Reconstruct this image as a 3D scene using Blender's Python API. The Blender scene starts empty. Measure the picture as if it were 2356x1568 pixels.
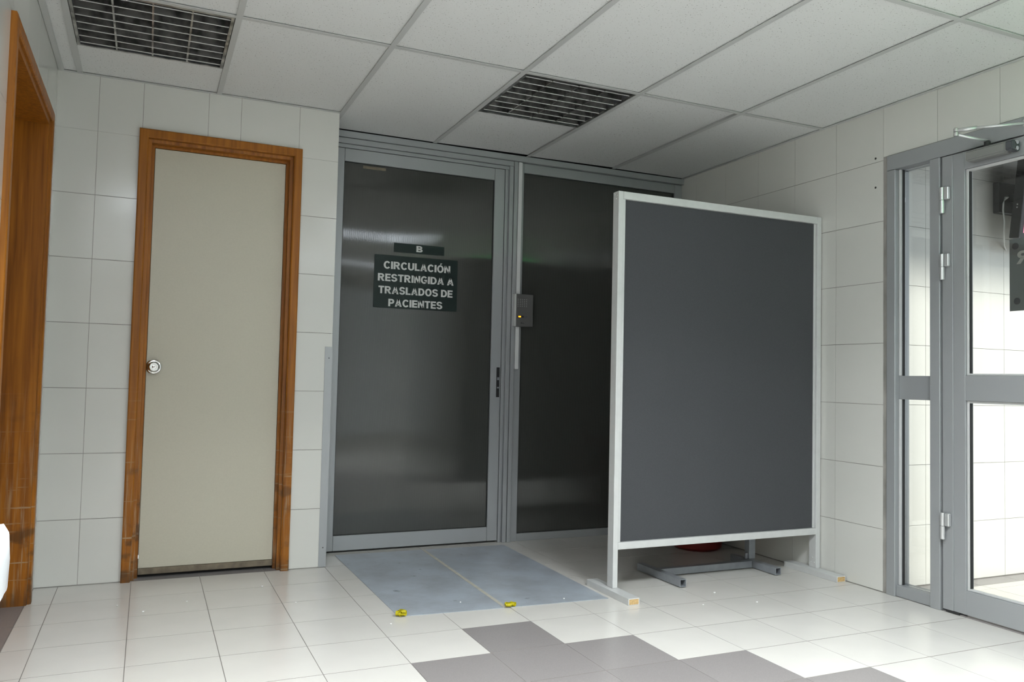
import bpy, bmesh, math, random
from mathutils import Vector, Matrix
random.seed(7)
SC = bpy.context.scene
COL = SC.collection
PI = math.pi

# ------------------------------------------------------------------ camera
W, H, D = 3.696, 2.361, 0.286          # right wall, ceiling height, depth of the partition recess
CAM = Vector((0.4276, -4.2273, 0.9912))
YAW, PITCH, ROLL, FPX = 0.4211, 0.0452, 0.0222, 1866.75
fw = Vector((math.sin(YAW)*math.cos(PITCH), math.cos(YAW)*math.cos(PITCH), math.sin(PITCH)))
rt = Vector((math.cos(YAW), -math.sin(YAW), 0)); up = rt.cross(fw)
r2 = math.cos(ROLL)*rt + math.sin(ROLL)*up
u2 = -math.sin(ROLL)*rt + math.cos(ROLL)*up
cd = bpy.data.cameras.new('camera'); cam = bpy.data.objects.new('camera', cd); COL.objects.link(cam)
cd.sensor_width = 36; cd.lens = FPX/2356*36; cd.clip_start = 0.02
cam.matrix_world = Matrix(((r2.x, u2.x, -fw.x, CAM.x), (r2.y, u2.y, -fw.y, CAM.y), (r2.z, u2.z, -fw.z, CAM.z), (0, 0, 0, 1)))
SC.camera = cam

# ------------------------------------------------------------------ world, sun, exposure
LAMP = 9.0           # radiance of the lit lamp covers
LAMP_W = 32.0        # light thrown down by each lit louvred luminaire
SPREAD = 130.0       # louvre cut-off, full angle
w = bpy.data.worlds.new('sky'); SC.world = w; w.use_nodes = True
bg = w.node_tree.nodes['Background']; bg.inputs[0].default_value = (0.86, 0.93, 1.0, 1); bg.inputs[1].default_value = 0.95
sd = bpy.data.lights.new('sun', 'SUN'); sd.energy = 3.4; sd.angle = math.radians(9); sd.color = (1, 0.95, 0.88)
sun = bpy.data.objects.new('sun', sd); COL.objects.link(sun)
sun.rotation_euler = Vector((0.0, math.cos(math.radians(40)), -math.sin(math.radians(40)))).to_track_quat('-Z', 'Y').to_euler()
vs = SC.view_settings; vs.view_transform = 'Standard'; vs.look = 'None'; vs.gamma = 1; vs.exposure = 0.76
vs.use_curve_mapping = False
SC.cycles.use_denoising = True
SC.cycles.caustics_reflective = False; SC.cycles.caustics_refractive = False
SC.cycles.max_bounces = 6; SC.cycles.diffuse_bounces = 4; SC.cycles.glossy_bounces = 2; SC.cycles.transmission_bounces = 2
SC.cycles.sample_clamp_indirect = 4; SC.cycles.adaptive_threshold = 0.045
def portal(loc, rot, sx, sy):
    l = bpy.data.lights.new('sky_portal', 'AREA'); l.shape = 'RECTANGLE'; l.size = sx; l.size_y = sy
    l.cycles.is_portal = True
    o = bpy.data.objects.new('sky_portal', l); COL.objects.link(o); o.location = loc; o.rotation_euler = rot
portal((W+0.12, -2.0, 1.05), (0, PI/2, 0), 2.0, 1.2)
portal((2.71, -7.62, 1.2), (PI/2, 0, 0), 1.7, 2.1)

# ------------------------------------------------------------------ materials
def nodes(name):
    m = bpy.data.materials.new(name); m.use_nodes = True
    nt = m.node_tree; return m, nt, nt.nodes['Principled BSDF']
def N(nt, t, **k):
    n = nt.nodes.new(t)
    for a, b in k.items(): setattr(n, a, b)
    return n
def plain(name, col, rough=0.5, metal=0.0, noise=0.0, nscale=20, bump=0.0, bscale=200, coat=0.0, rand=0.0, spec=0.5):
    m, nt, p = nodes(name)
    p.inputs['Base Color'].default_value = (*col, 1); p.inputs['Roughness'].default_value = rough
    p.inputs['Metallic'].default_value = metal; p.inputs['Coat Weight'].default_value = coat
    p.inputs['Specular IOR Level'].default_value = spec
    tc = N(nt, 'ShaderNodeTexCoord')
    val = None
    if noise:
        n = N(nt, 'ShaderNodeTexNoise'); n.inputs['Scale'].default_value = nscale; n.inputs['Detail'].default_value = 3
        nt.links.new(tc.outputs['Object'], n.inputs['Vector'])
        mr = N(nt, 'ShaderNodeMapRange'); mr.inputs['To Min'].default_value = 1-noise; mr.inputs['To Max'].default_value = 1+noise
        mr.inputs['From Min'].default_value = 0.3; mr.inputs['From Max'].default_value = 0.7
        nt.links.new(n.outputs['Fac'], mr.inputs['Value']); val = mr.outputs[0]
    if rand:
        oi = N(nt, 'ShaderNodeObjectInfo'); mr = N(nt, 'ShaderNodeMapRange')
        mr.inputs['To Min'].default_value = 1-rand; mr.inputs['To Max'].default_value = 1+rand
        nt.links.new(oi.outputs['Random'], mr.inputs['Value'])
        if val is None: val = mr.outputs[0]
        else:
            mm = N(nt, 'ShaderNodeMath', operation='MULTIPLY'); nt.links.new(val, mm.inputs[0]); nt.links.new(mr.outputs[0], mm.inputs[1]); val = mm.outputs[0]
    if val is not None:
        sc = N(nt, 'ShaderNodeVectorMath', operation='SCALE'); sc.inputs[0].default_value = col
        nt.links.new(val, sc.inputs['Scale']); nt.links.new(sc.outputs[0], p.inputs['Base Color'])
    if bump:
        n = N(nt, 'ShaderNodeTexNoise'); n.inputs['Scale'].default_value = bscale; n.inputs['Detail'].default_value = 3
        nt.links.new(tc.outputs['Object'], n.inputs['Vector'])
        b = N(nt, 'ShaderNodeBump'); b.inputs['Strength'].default_value = bump; b.inputs['Distance'].default_value = 0.002
        nt.links.new(n.outputs['Fac'], b.inputs['Height']); nt.links.new(b.outputs[0], p.inputs['Normal'])
    return m
M = {}
M['wall_tile'] = plain('white_glazed_wall_tile', (0.62, 0.62, 0.585), 0.16, noise=0.015, nscale=3, rand=0.012)
M['grout'] = plain('grey_grout', (0.26, 0.25, 0.23), 0.9, noise=0.3, nscale=6)
M['render'] = plain('plaster', (0.55, 0.55, 0.53), 0.7)
M['floor_tile'] = plain('off_white_floor_tile', (0.60, 0.585, 0.55), 0.22, noise=0.02, nscale=6, rand=0.015)
M['floor_dark'] = plain('taupe_floor_tile', (0.24, 0.225, 0.22), 0.27, noise=0.06, nscale=260, rand=0.03)
M['floor_grout'] = plain('floor_grout', (0.17, 0.155, 0.14), 0.85, noise=0.25, nscale=4)
M['tee'] = plain('white_painted_tee', (0.50, 0.51, 0.50), 0.45)
M['alu'] = plain('anodised_aluminium', (0.36, 0.375, 0.385), 0.42, metal=0.35)
M['alu_light'] = plain('silver_aluminium', (0.56, 0.57, 0.565), 0.40, metal=0.08, noise=0.03, nscale=30)
M['steel'] = plain('grey_steel_tube', (0.30, 0.32, 0.345), 0.38, metal=0.4, noise=0.08, nscale=25)
M['chrome'] = plain('chrome', (0.75, 0.75, 0.74), 0.12, metal=1.0)
M['hinge'] = plain('satin_hinge', (0.62, 0.63, 0.63), 0.3, metal=0.6)
M['black'] = plain('black_plastic', (0.012, 0.012, 0.013), 0.45)
M['rubber'] = plain('black_rubber', (0.02, 0.02, 0.02), 0.7)
M['cream'] = plain('cream_laminate', (0.50, 0.475, 0.385), 0.38, noise=0.02, nscale=120)
M['fabric'] = plain('charcoal_fabric', (0.066, 0.069, 0.074), 0.95, noise=0.10, nscale=420, bump=0.25, bscale=900, spec=0.15)
M['cork'] = plain('chipboard_plug', (0.50, 0.34, 0.15), 0.9, noise=0.25, nscale=160)
M['sign'] = plain('dark_green_sign', (0.008, 0.017, 0.015), 0.35, spec=0.25)
M['letter'] = plain('white_letter', (0.56, 0.57, 0.56), 0.5)
M['sweep'] = plain('worn_sweep', (0.17, 0.14, 0.10), 0.5, metal=0.3, noise=0.25, nscale=30)
M['trunk'] = plain('white_trunking', (0.62, 0.63, 0.63), 0.5)
M['yellow'] = plain('yellow_tape', (0.74, 0.66, 0.02), 0.4, noise=0.15, nscale=90)
M['red'] = plain('red_plastic', (0.17, 0.012, 0.010), 0.35)
M['white_plastic'] = plain('white_plastic', (0.52, 0.52, 0.50), 0.35)
M['bag'] = plain('white_liner', (0.58, 0.60, 0.61), 0.3, bump=0.4, bscale=40)
M['beige_tape'] = plain('beige_tape', (0.46, 0.44, 0.38), 0.5, noise=0.12, nscale=25)
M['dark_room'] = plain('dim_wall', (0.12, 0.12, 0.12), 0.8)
M['paving'] = plain('pale_paving', (0.5, 0.49, 0.47), 0.8, noise=0.05, nscale=5)
M['sign_grey'] = plain('grey_sign_back', (0.20, 0.215, 0.225), 0.5)
M['sign_dark'] = plain('dark_sign_dot', (0.075, 0.08, 0.088), 0.6)
M['sign_pale'] = plain('pale_sign_letter', (0.45, 0.45, 0.42), 0.6)
M['crumb'] = plain('white_crumb', (0.8, 0.8, 0.78), 0.8)

def wood():
    m, nt, p = nodes('varnished_brown_wood')
    tc = N(nt, 'ShaderNodeTexCoord'); geo = N(nt, 'ShaderNodeNewGeometry')
    mp = N(nt, 'ShaderNodeMapping'); mp.inputs['Scale'].default_value = (38, 38, 1.6)
    nt.links.new(geo.outputs['Position'], mp.inputs['Vector'])
    n = N(nt, 'ShaderNodeTexNoise'); n.inputs['Scale'].default_value = 1.5; n.inputs['Detail'].default_value = 7; n.inputs['Distortion'].default_value = 0.4
    nt.links.new(mp.outputs[0], n.inputs['Vector'])
    r = N(nt, 'ShaderNodeValToRGB'); r.color_ramp.elements[0].position = 0.28; r.color_ramp.elements[1].position = 0.75
    r.color_ramp.elements[0].color = (0.185, 0.058, 0.006, 1); r.color_ramp.elements[1].color = (0.41, 0.150, 0.012, 1)
    nt.links.new(n.outputs['Fac'], r.inputs['Fac'])
    # wear: knocks and scratches left by trolleys, low on the frame
    sp = N(nt, 'ShaderNodeSeparateXYZ'); nt.links.new(geo.outputs['Position'], sp.inputs[0])
    low = N(nt, 'ShaderNodeMapRange'); low.inputs['From Min'].default_value = 0.95; low.inputs['From Max'].default_value = 0.25
    nt.links.new(sp.outputs['Z'], low.inputs['Value'])
    mv = N(nt, 'ShaderNodeMapping'); mv.inputs['Scale'].default_value = (95, 95, 5)
    nt.links.new(geo.outputs['Position'], mv.inputs['Vector'])
    nv = N(nt, 'ShaderNodeTexNoise'); nv.inputs['Scale'].default_value = 1.0; nv.inputs['Detail'].default_value = 6; nt.links.new(mv.outputs[0], nv.inputs['Vector'])
    mh = N(nt, 'ShaderNodeMapping'); mh.inputs['Scale'].default_value = (3, 3, 60)
    nt.links.new(geo.outputs['Position'], mh.inputs['Vector'])
    nh = N(nt, 'ShaderNodeTexNoise'); nh.inputs['Scale'].default_value = 1.0; nh.inputs['Detail'].default_value = 4; nt.links.new(mh.outputs[0], nh.inputs['Vector'])
    def step(src, a, b):
        q = N(nt, 'ShaderNodeMapRange'); q.inputs['From Min'].default_value = a; q.inputs['From Max'].default_value = b; nt.links.new(src, q.inputs['Value']); return q.outputs[0]
    mx = N(nt, 'ShaderNodeMath', operation='MAXIMUM'); nt.links.new(step(nv.outputs['Fac'], 0.52, 0.70), mx.inputs[0]); nt.links.new(step(nh.outputs['Fac'], 0.60, 0.66), mx.inputs[1])
    mu = N(nt, 'ShaderNodeMath', operation='MULTIPLY'); nt.links.new(mx.outputs[0], mu.inputs[0]); nt.links.new(low.outputs[0], mu.inputs[1])
    mu2 = N(nt, 'ShaderNodeMath', operation='MULTIPLY'); nt.links.new(mu.outputs[0], mu2.inputs[0]); mu2.inputs[1].default_value = 0.7
    mix = N(nt, 'ShaderNodeMix', data_type='RGBA'); nt.links.new(mu2.outputs[0], mix.inputs['Factor']); nt.links.new(r.outputs[0], mix.inputs['A']); mix.inputs['B'].default_value = (0.40, 0.31, 0.20, 1)
    # dirty scuffed foot
    ft = N(nt, 'ShaderNodeMapRange'); ft.inputs['From Min'].default_value = 0.085; ft.inputs['From Max'].default_value = 0.02; nt.links.new(sp.outputs['Z'], ft.inputs['Value'])
    fm = N(nt, 'ShaderNodeMath', operation='MULTIPLY'); nt.links.new(ft.outputs[0], fm.inputs[0]); nt.links.new(nv.outputs['Fac'], fm.inputs[1])
    m2 = N(nt, 'ShaderNodeMix', data_type='RGBA'); nt.links.new(fm.outputs[0], m2.inputs['Factor']); nt.links.new(mix.outputs['Result'], m2.inputs['A']); m2.inputs['B'].default_value = (0.03, 0.022, 0.015, 1)
    # dark blotches where the varnish has worn through
    mb = N(nt, 'ShaderNodeMapping'); mb.inputs['Scale'].default_value = (9, 9, 14); nt.links.new(geo.outputs['Position'], mb.inputs['Vector'])
    nb = N(nt, 'ShaderNodeTexNoise'); nb.inputs['Scale'].default_value = 1.0; nb.inputs['Detail'].default_value = 6; nt.links.new(mb.outputs[0], nb.inputs['Vector'])
    bl = N(nt, 'ShaderNodeMath', operation='MULTIPLY'); nt.links.new(step(nb.outputs['Fac'], 0.54, 0.66), bl.inputs[0]); nt.links.new(low.outputs[0], bl.inputs[1])
    bl2 = N(nt, 'ShaderNodeMath', operation='MULTIPLY'); nt.links.new(bl.outputs[0], bl2.inputs[0]); bl2.inputs[1].default_value = 0.65
    m3 = N(nt, 'ShaderNodeMix', data_type='RGBA'); nt.links.new(bl2.outputs[0], m3.inputs['Factor']); nt.links.new(m2.outputs['Result'], m3.inputs['A']); m3.inputs['B'].default_value = (0.06, 0.032, 0.014, 1)
    nt.links.new(m3.outputs['Result'], p.inputs['Base Color'])
    p.inputs['Roughness'].default_value = 0.42; p.inputs['Specular IOR Level'].default_value = 0.3
    return m
M['wood'] = wood()

def ceiling_tile():
    m, nt, p = nodes('mineral_fibre_tile')
    geo = N(nt, 'ShaderNodeNewGeometry')
    v = N(nt, 'ShaderNodeTexNoise'); v.inputs['Scale'].default_value = 150; v.inputs['Detail'].default_value = 2
    nt.links.new(geo.outputs['Position'], v.inputs['Vector'])
    q = N(nt, 'ShaderNodeMapRange'); q.inputs['From Min'].default_value = 0.655; q.inputs['From Max'].default_value = 0.70
    nt.links.new(v.outputs['Fac'], q.inputs['Value'])
    mix = N(nt, 'ShaderNodeMix', data_type='RGBA'); nt.links.new(q.outputs[0], mix.inputs['Factor'])
    mix.inputs['A'].default_value = (0.70, 0.71, 0.70, 1); mix.inputs['B'].default_value = (0.30, 0.295, 0.28, 1)
    nt.links.new(mix.outputs['Result'], p.inputs['Base Color']); p.inputs['Roughness'].default_value = 0.95
    p.inputs['Specular IOR Level'].default_value = 0.1
    b = N(nt, 'ShaderNodeBump'); b.invert = True; b.inputs['Strength'].default_value = 0.4; b.inputs['Distance'].default_value = 0.002
    nt.links.new(q.outputs[0], b.inputs['Height']); nt.links.new(b.outputs[0], p.inputs['Normal'])
    return m
M['ceiling_tile'] = ceiling_tile()

def polycarbonate():
    # smoked twin-wall sheet: fine vertical flutes (6 mm) smear reflections sideways; the sheet is slightly wavy
    m, nt, p = nodes('smoked_fluted_polycarbonate')
    geo = N(nt, 'ShaderNodeNewGeometry'); sp = N(nt, 'ShaderNodeSeparateXYZ'); nt.links.new(geo.outputs['Position'], sp.inputs[0])
    k = N(nt, 'ShaderNodeMath', operation='MULTIPLY'); k.inputs[1].default_value = 2*PI/0.0063; nt.links.new(sp.outputs['X'], k.inputs[0])
    s = N(nt, 'ShaderNodeMath', operation='SINE'); nt.links.new(k.outputs[0], s.inputs[0])
    a = N(nt, 'ShaderNodeMath', operation='MULTIPLY'); a.inputs[1].default_value = 0.085; nt.links.new(s.outputs[0], a.inputs[0])
    n = N(nt, 'ShaderNodeTexNoise'); n.inputs['Scale'].default_value = 0.9; n.inputs['Detail'].default_value = 0.5
    nt.links.new(geo.outputs['Position'], n.inputs['Vector'])
    sub = N(nt, 'ShaderNodeVectorMath', operation='SUBTRACT'); sub.inputs[1].default_value = (0.5, 0.5, 0.5); nt.links.new(n.outputs['Color'], sub.inputs[0])
    mul = N(nt, 'ShaderNodeVectorMath', operation='MULTIPLY'); mul.inputs[1].default_value = (0.05, 0, 0.07); nt.links.new(sub.outputs[0], mul.inputs[0])
    cx = N(nt, 'ShaderNodeCombineXYZ'); nt.links.new(a.outputs[0], cx.inputs['X'])
    ad = N(nt, 'ShaderNodeVectorMath', operation='ADD'); nt.links.new(mul.outputs[0], ad.inputs[0]); nt.links.new(cx.outputs[0], ad.inputs[1])
    ad2 = N(nt, 'ShaderNodeVectorMath', operation='ADD'); nt.links.new(ad.outputs[0], ad2.inputs[0]); nt.links.new(geo.outputs['Normal'], ad2.inputs[1])
    nm = N(nt, 'ShaderNodeVectorMath', operation='NORMALIZE'); nt.links.new(ad2.outputs[0], nm.inputs[0])
    nt.links.new(nm.outputs[0], p.inputs['Normal'])
    rib = N(nt, 'ShaderNodeMapRange'); rib.inputs['From Min'].default_value = 0.75; rib.inputs['From Max'].default_value = 1.0; nt.links.new(s.outputs[0], rib.inputs['Value'])
    mix = N(nt, 'ShaderNodeMix', data_type='RGBA'); nt.links.new(rib.outputs[0], mix.inputs['Factor'])
    mix.inputs['A'].default_value = (0.050, 0.052, 0.048, 1); mix.inputs['B'].default_value = (0.075, 0.077, 0.072, 1)
    nt.links.new(mix.outputs['Result'], p.inputs['Base Color'])
    p.inputs['Roughness'].default_value = 0.06; p.inputs['IOR'].default_value = 1.58
    return m
M['poly'] = polycarbonate()

def glass():
    m = bpy.data.materials.new('clear_pane'); m.use_nodes = True; nt = m.node_tree
    nt.nodes.remove(nt.nodes['Principled BSDF']); out = nt.nodes['Material Output']
    t = N(nt, 'ShaderNodeBsdfTransparent'); t.inputs[0].default_value = (0.93, 0.95, 0.94, 1)
    g = N(nt, 'ShaderNodeBsdfGlossy'); g.inputs['Roughness'].default_value = 0.02
    f = N(nt, 'ShaderNodeFresnel'); f.inputs['IOR'].default_value = 1.45
    mx = N(nt, 'ShaderNodeMixShader'); nt.links.new(f.outputs[0], mx.inputs[0]); nt.links.new(t.outputs[0], mx.inputs[1]); nt.links.new(g.outputs[0], mx.inputs[2])
    nt.links.new(mx.outputs[0], out.inputs['Surface']); return m
M['glass'] = glass()

def louver():
    m, nt, p = nodes('dusty_louver_aluminium')
    geo = N(nt, 'ShaderNodeNewGeometry')
    n = N(nt, 'ShaderNodeTexNoise'); n.inputs['Scale'].default_value = 16; n.inputs['Detail'].default_value = 6; nt.links.new(geo.outputs['Position'], n.inputs['Vector'])
    r = N(nt, 'ShaderNodeValToRGB'); r.color_ramp.elements[0].position = 0.36; r.color_ramp.elements[1].position = 0.62
    r.color_ramp.elements[0].color = (0.17, 0.17, 0.16, 1); r.color_ramp.elements[1].color = (0.55, 0.54, 0.52, 1)
    nt.links.new(n.outputs['Fac'], r.inputs['Fac']); nt.links.new(r.outputs[0], p.inputs['Base Color'])
    p.inputs['Metallic'].default_value = 0.85; p.inputs['Roughness'].default_value = 0.28
    return m
M['louver'] = louver()
M['louver_edge'] = plain('bright_louver_edge', (0.80, 0.80, 0.78), 0.4, metal=0.2)
M['troffer'] = plain('dusty_troffer_interior', (0.24, 0.25, 0.265), 0.35, metal=0.5, noise=0.5, nscale=9)
M['tube'] = plain('unlit_tube', (0.40, 0.40, 0.39), 0.3)

def mat_sheet():
    m, nt, p = nodes('grey_blue_floor_film')
    geo = N(nt, 'ShaderNodeNewGeometry')
    n = N(nt, 'ShaderNodeTexNoise'); n.inputs['Scale'].default_value = 5; n.inputs['Detail'].default_value = 8; n.inputs['Roughness'].default_value = 0.65
    nt.links.new(geo.outputs['Position'], n.inputs['Vector'])
    r = N(nt, 'ShaderNodeValToRGB'); r.color_ramp.elements[0].position = 0.30; r.color_ramp.elements[1].position = 0.62
    r.color_ramp.elements[0].color = (0.28, 0.30, 0.325, 1); r.color_ramp.elements[1].color = (0.38, 0.425, 0.475, 1)
    nt.links.new(n.outputs['Fac'], r.inputs['Fac'])
    n2 = N(nt, 'ShaderNodeTexNoise'); n2.inputs['Scale'].default_value = 13; n2.inputs['Detail'].default_value = 5; nt.links.new(geo.outputs['Position'], n2.inputs['Vector'])
    q = N(nt, 'ShaderNodeMapRange'); q.inputs['From Min'].default_value = 0.68; q.inputs['From Max'].default_value = 0.76; nt.links.new(n2.outputs['Fac'], q.inputs['Value'])
    mix = N(nt, 'ShaderNodeMix', data_type='RGBA'); nt.links.new(q.outputs[0], mix.inputs['Factor']); nt.links.new(r.outputs[0], mix.inputs['A']); mix.inputs['B'].default_value = (0.075, 0.08, 0.09, 1)
    nt.links.new(mix.outputs['Result'], p.inputs['Base Color']); p.inputs['Roughness'].default_value = 0.33
    return m
M['sheet'] = mat_sheet()

def emit(name, col, s):
    m, nt, p = nodes(name); p.inputs['Base Color'].default_value = (*col, 1)
    p.inputs['Emission Color'].default_value = (*col, 1); p.inputs['Emission Strength'].default_value = s; return m
M['lamp_on'] = emit('lit_diffuser', (0.84, 0.92, 1.0), LAMP)
M['amber'] = emit('amber_light', (1.0, 0.33, 0.01), 1.6)
M['pink'] = emit('pink_screen', (0.75, 0.25, 0.38), 0.9)
M['green_lit'] = emit('green_exit_face', (0.03, 0.60, 0.12), 6.0)

# ------------------------------------------------------------------ mesh helpers
CACHE = {}
def mesh_of(bm, name):
    me = bpy.data.meshes.new(name); bm.to_mesh(me); bm.free(); return me
def link(name, me, mat, parent=None, loc=(0, 0, 0), rot=(0, 0, 0)):
    o = bpy.data.objects.new(name, me); COL.objects.link(o); o.location = loc; o.rotation_euler = rot
    if mat is not None and me is not None and not me.materials: me.materials.append(M[mat] if isinstance(mat, str) else mat)
    if parent: o.parent = parent
    return o
def tag(o, label, cat=None, group=None, kind=None):
    o['label'] = label
    if cat: o['category'] = cat
    if group: o['group'] = group
    if kind: o['kind'] = kind
    return o
def empty(name, loc=(0, 0, 0), rz=0.0):
    o = bpy.data.objects.new(name, None); COL.objects.link(o); o.location = loc; o.rotation_euler = (0, 0, rz); o.empty_display_size = 0.1
    return o
def addbox(bm, x0, x1, y0, y1, z0, z1):
    vs_ = [bm.verts.new(p) for p in ((x0,y0,z0),(x1,y0,z0),(x1,y1,z0),(x0,y1,z0),(x0,y0,z1),(x1,y0,z1),(x1,y1,z1),(x0,y1,z1))]
    for f in ((0,3,2,1),(4,5,6,7),(0,1,5,4),(1,2,6,5),(2,3,7,6),(3,0,4,7)): bm.faces.new([vs_[i] for i in f])
def box(name, mat, x0, x1, y0, y1, z0, z1, parent=None, bevel=0.0, seg=1):
    """one box object with its origin at its own centre; equal boxes share a mesh"""
    c = ((x0+x1)/2, (y0+y1)/2, (z0+z1)/2); s = (abs(x1-x0)/2, abs(y1-y0)/2, abs(z1-z0)/2)
    key = ('box', mat, bevel, seg) + tuple(round(q, 5) for q in s)
    if key not in CACHE:
        bm = bmesh.new(); addbox(bm, -s[0], s[0], -s[1], s[1], -s[2], s[2])
        if bevel: bmesh.ops.bevel(bm, geom=bm.edges[:], offset=bevel, segments=seg, affect='EDGES', profile=0.5)
        CACHE[key] = mesh_of(bm, name)
    return link(name, CACHE[key], mat, parent, c)
def boxes(name, mat, lst, parent=None):
    bm = bmesh.new()
    for b in lst: addbox(bm, *b)
    return link(name, mesh_of(bm, name), mat, parent)
def lathe(name, mat, prof, parent=None, loc=(0, 0, 0), rot=(0, 0, 0), n=32, smooth=True):
    bm = bmesh.new(); rings = []
    for r, z in prof:
        rings.append([bm.verts.new((r*math.cos(2*PI*i/n), r*math.sin(2*PI*i/n), z)) for i in range(n)] if r > 1e-6 else [bm.verts.new((0, 0, z))])
    for a, b in zip(rings, rings[1:]):
        for i in range(n):
            j = (i+1) % n
            if len(a) == 1 and len(b) == 1: continue
            if len(a) == 1: bm.faces.new((a[0], b[j], b[i]))
            elif len(b) == 1: bm.faces.new((a[i], a[j], b[0]))
            else: bm.faces.new((a[i], a[j], b[j], b[i]))
    bmesh.ops.recalc_face_normals(bm, faces=bm.faces[:])
    for f in bm.faces: f.smooth = smooth
    me = mesh_of(bm, name)
    if smooth:
        try: me.set_sharp_from_angle(angle=math.radians(35))
        except Exception: pass
    return link(name, me, mat, parent, loc, rot)
def tube(name, mat, pts, r, parent=None, n=10):
    """round bar through points"""
    bm = bmesh.new(); pts = [Vector(p) for p in pts]; rings = []
    for i, p in enumerate(pts):
        t = (pts[min(i+1, len(pts)-1)] - pts[max(i-1, 0)]).normalized()
        a = t.orthogonal().normalized() if abs(t.z) > 0.95 else t.cross(Vector((0, 0, 1))).normalized()
        b = t.cross(a)
        rings.append([bm.verts.new(p + r*(math.cos(2*PI*k/n)*a + math.sin(2*PI*k/n)*b)) for k in range(n)])
    for a, b in zip(rings, rings[1:]):
        for k in range(n): bm.faces.new((a[k], a[(k+1) % n], b[(k+1) % n], b[k]))
    bm.faces.new(rings[0][::-1]); bm.faces.new(rings[-1])
    bmesh.ops.recalc_face_normals(bm, faces=bm.faces[:])
    for f in bm.faces: f.smooth = True
    return link(name, mesh_of(bm, name), mat, parent)
def prism_x(name, mat, poly, x0, x1, parent=None, bevel=0.0):
    """polygon in (y, z) pulled along x"""
    bm = bmesh.new()
    a = [bm.verts.new((x0, y, z)) for y, z in poly]; b = [bm.verts.new((x1, y, z)) for y, z in poly]
    bm.faces.new(a); bm.faces.new(b[::-1]); n = len(poly)
    for i in range(n): bm.faces.new((a[i], b[i], b[(i+1) % n], a[(i+1) % n]))
    bmesh.ops.recalc_face_normals(bm, faces=bm.faces[:])
    if bevel: bmesh.ops.bevel(bm, geom=bm.edges[:], offset=bevel, segments=2, affect='EDGES')
    return link(name, mesh_of(bm, name), mat, parent)
def mitred(name, mat, prof, x0, x1, zt, parent, z0=0.0, sides='LTR'):
    """door surround: profile (inward offset u, depth y) run up both sides and across the head with mitred corners"""
    out = []
    for s in sides:
        bm = bmesh.new(); A = []; B = []
        for u, y in prof:
            if s == 'L': A.append((x0+u, y, z0)); B.append((x0+u, y, zt-u))
            if s == 'R': A.append((x1-u, y, z0)); B.append((x1-u, y, zt-u))
            if s == 'T': A.append((x0+u, y, zt-u)); B.append((x1-u, y, zt-u))
        a = [bm.verts.new(p) for p in A]; b = [bm.verts.new(p) for p in B]; n = len(a)
        bm.faces.new(a); bm.faces.new(b[::-1])
        for i in range(n): bm.faces.new((a[i], b[i], b[(i+1) % n], a[(i+1) % n]))
        bmesh.ops.recalc_face_normals(bm, faces=bm.faces[:])
        out.append(link(name, mesh_of(bm, name), mat, parent))
    return out
def cuts(lo, hi, lines, gap, mn=0.008):
    """intervals between joint lines inside lo..hi, drawn in by half a joint where a line cuts"""
    ls = sorted(l for l in lines if lo < l < hi); e = [lo]+ls+[hi]; out = []
    for i, (a, b) in enumerate(zip(e, e[1:])):
        a2 = a + (gap/2 if i > 0 else 0); b2 = b - (gap/2 if i < len(e)-2 else 0)
        if b2-a2 > mn: out.append((a2, b2))
    return out

# ================================================================== THE SETTING
GJ = 0.0026
# ---- floor
FX, FY, FS = 0.0955, -1.1961, 0.30
xl = [FX+FS*i for i in range(-3, 30)]; yl = [FY-FS*i for i in range(-8, 24)]
floor = boxes('floor', 'floor_grout', [(-0.35, W+0.12, -7.5, 0.5, -0.10, -0.0007)])
tag(floor, 'pale square-tiled floor with a taupe stepped pattern near the camera', 'floor', kind='structure')
def is_dark(x, y):
    i = math.floor((x-FX)/FS); r = math.floor((FY-y)/FS)
    if r < 0: return False
    c = 5; n = r if r <= 5 else 10-r
    return n >= 0 and abs(i-c) <= n
for y0, y1 in cuts(-4.5, D+0.06, yl, GJ+0.0020):
    for x0, x1 in cuts(0.0, W, xl, GJ):
        if y0 > -0.001 and x1 < 1.31: continue
        yy1 = min(y1, 0.0) if x1 < 1.31 else y1
        if yy1-y0 < 0.008: continue
        box('floor_tile', 'floor_dark' if is_dark((x0+x1)/2, (y0+y1)/2) else 'floor_tile', x0, x1, y0, yy1, -0.010, 0.0, floor)
for x0, x1 in cuts(0.36, 1.11, xl, GJ): box('floor_tile', 'floor_dark', x0, x1, 0.002, 0.20, -0.010, 0.0, floor)
for y0, y1 in cuts(-1.36, -0.20, yl, GJ): box('floor_tile', 'floor_dark', -0.30, -0.004, y0, y1, -0.010, 0.0, floor)
box('floor_screed', 'floor_tile', 0, W, -7.5, -4.503, -0.010, 0.0, floor)
box('threshold', 'floor_dark', W+0.002, W+0.115, -2.66, -1.68, -0.012, 0.004, floor, bevel=0.001)

# ---- wall with the wooden door (faces -Y)
zl = [0.3*i for i in range(1, 8)]
dx0, dx1, dzt = 0.385, 1.078, 2.112
wb = boxes('wall_back', 'grout', [(-0.3, dx0, 0.0012, D+0.02, 0, H+0.3), (dx1, 1.290, 0.0012, D+0.02, 0, H+0.3), (dx0, dx1, 0.0012, D+0.02, dzt, H+0.3)])
tag(wb, 'white tiled back wall around the cream door', 'wall', kind='structure')
def wtile(parent, x0, x1, z0, z1):
    box('wall_tile', 'wall_tile', x0, x1, 0.0, 0.008, z0, z1, parent)
G2 = 0.0020
for z0, z1 in cuts(0.004, 2.1, zl, G2+0.0008):
    for x0, x1 in ((0.0, 0.1725-G2/2), (0.1725+G2/2, dx0), (dx1, 1.298)): wtile(wb, x0, x1, z0, z1)
top_x = [0.0, 0.1725, 0.362, 0.655, 0.808, 1.095, 1.298]
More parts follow.
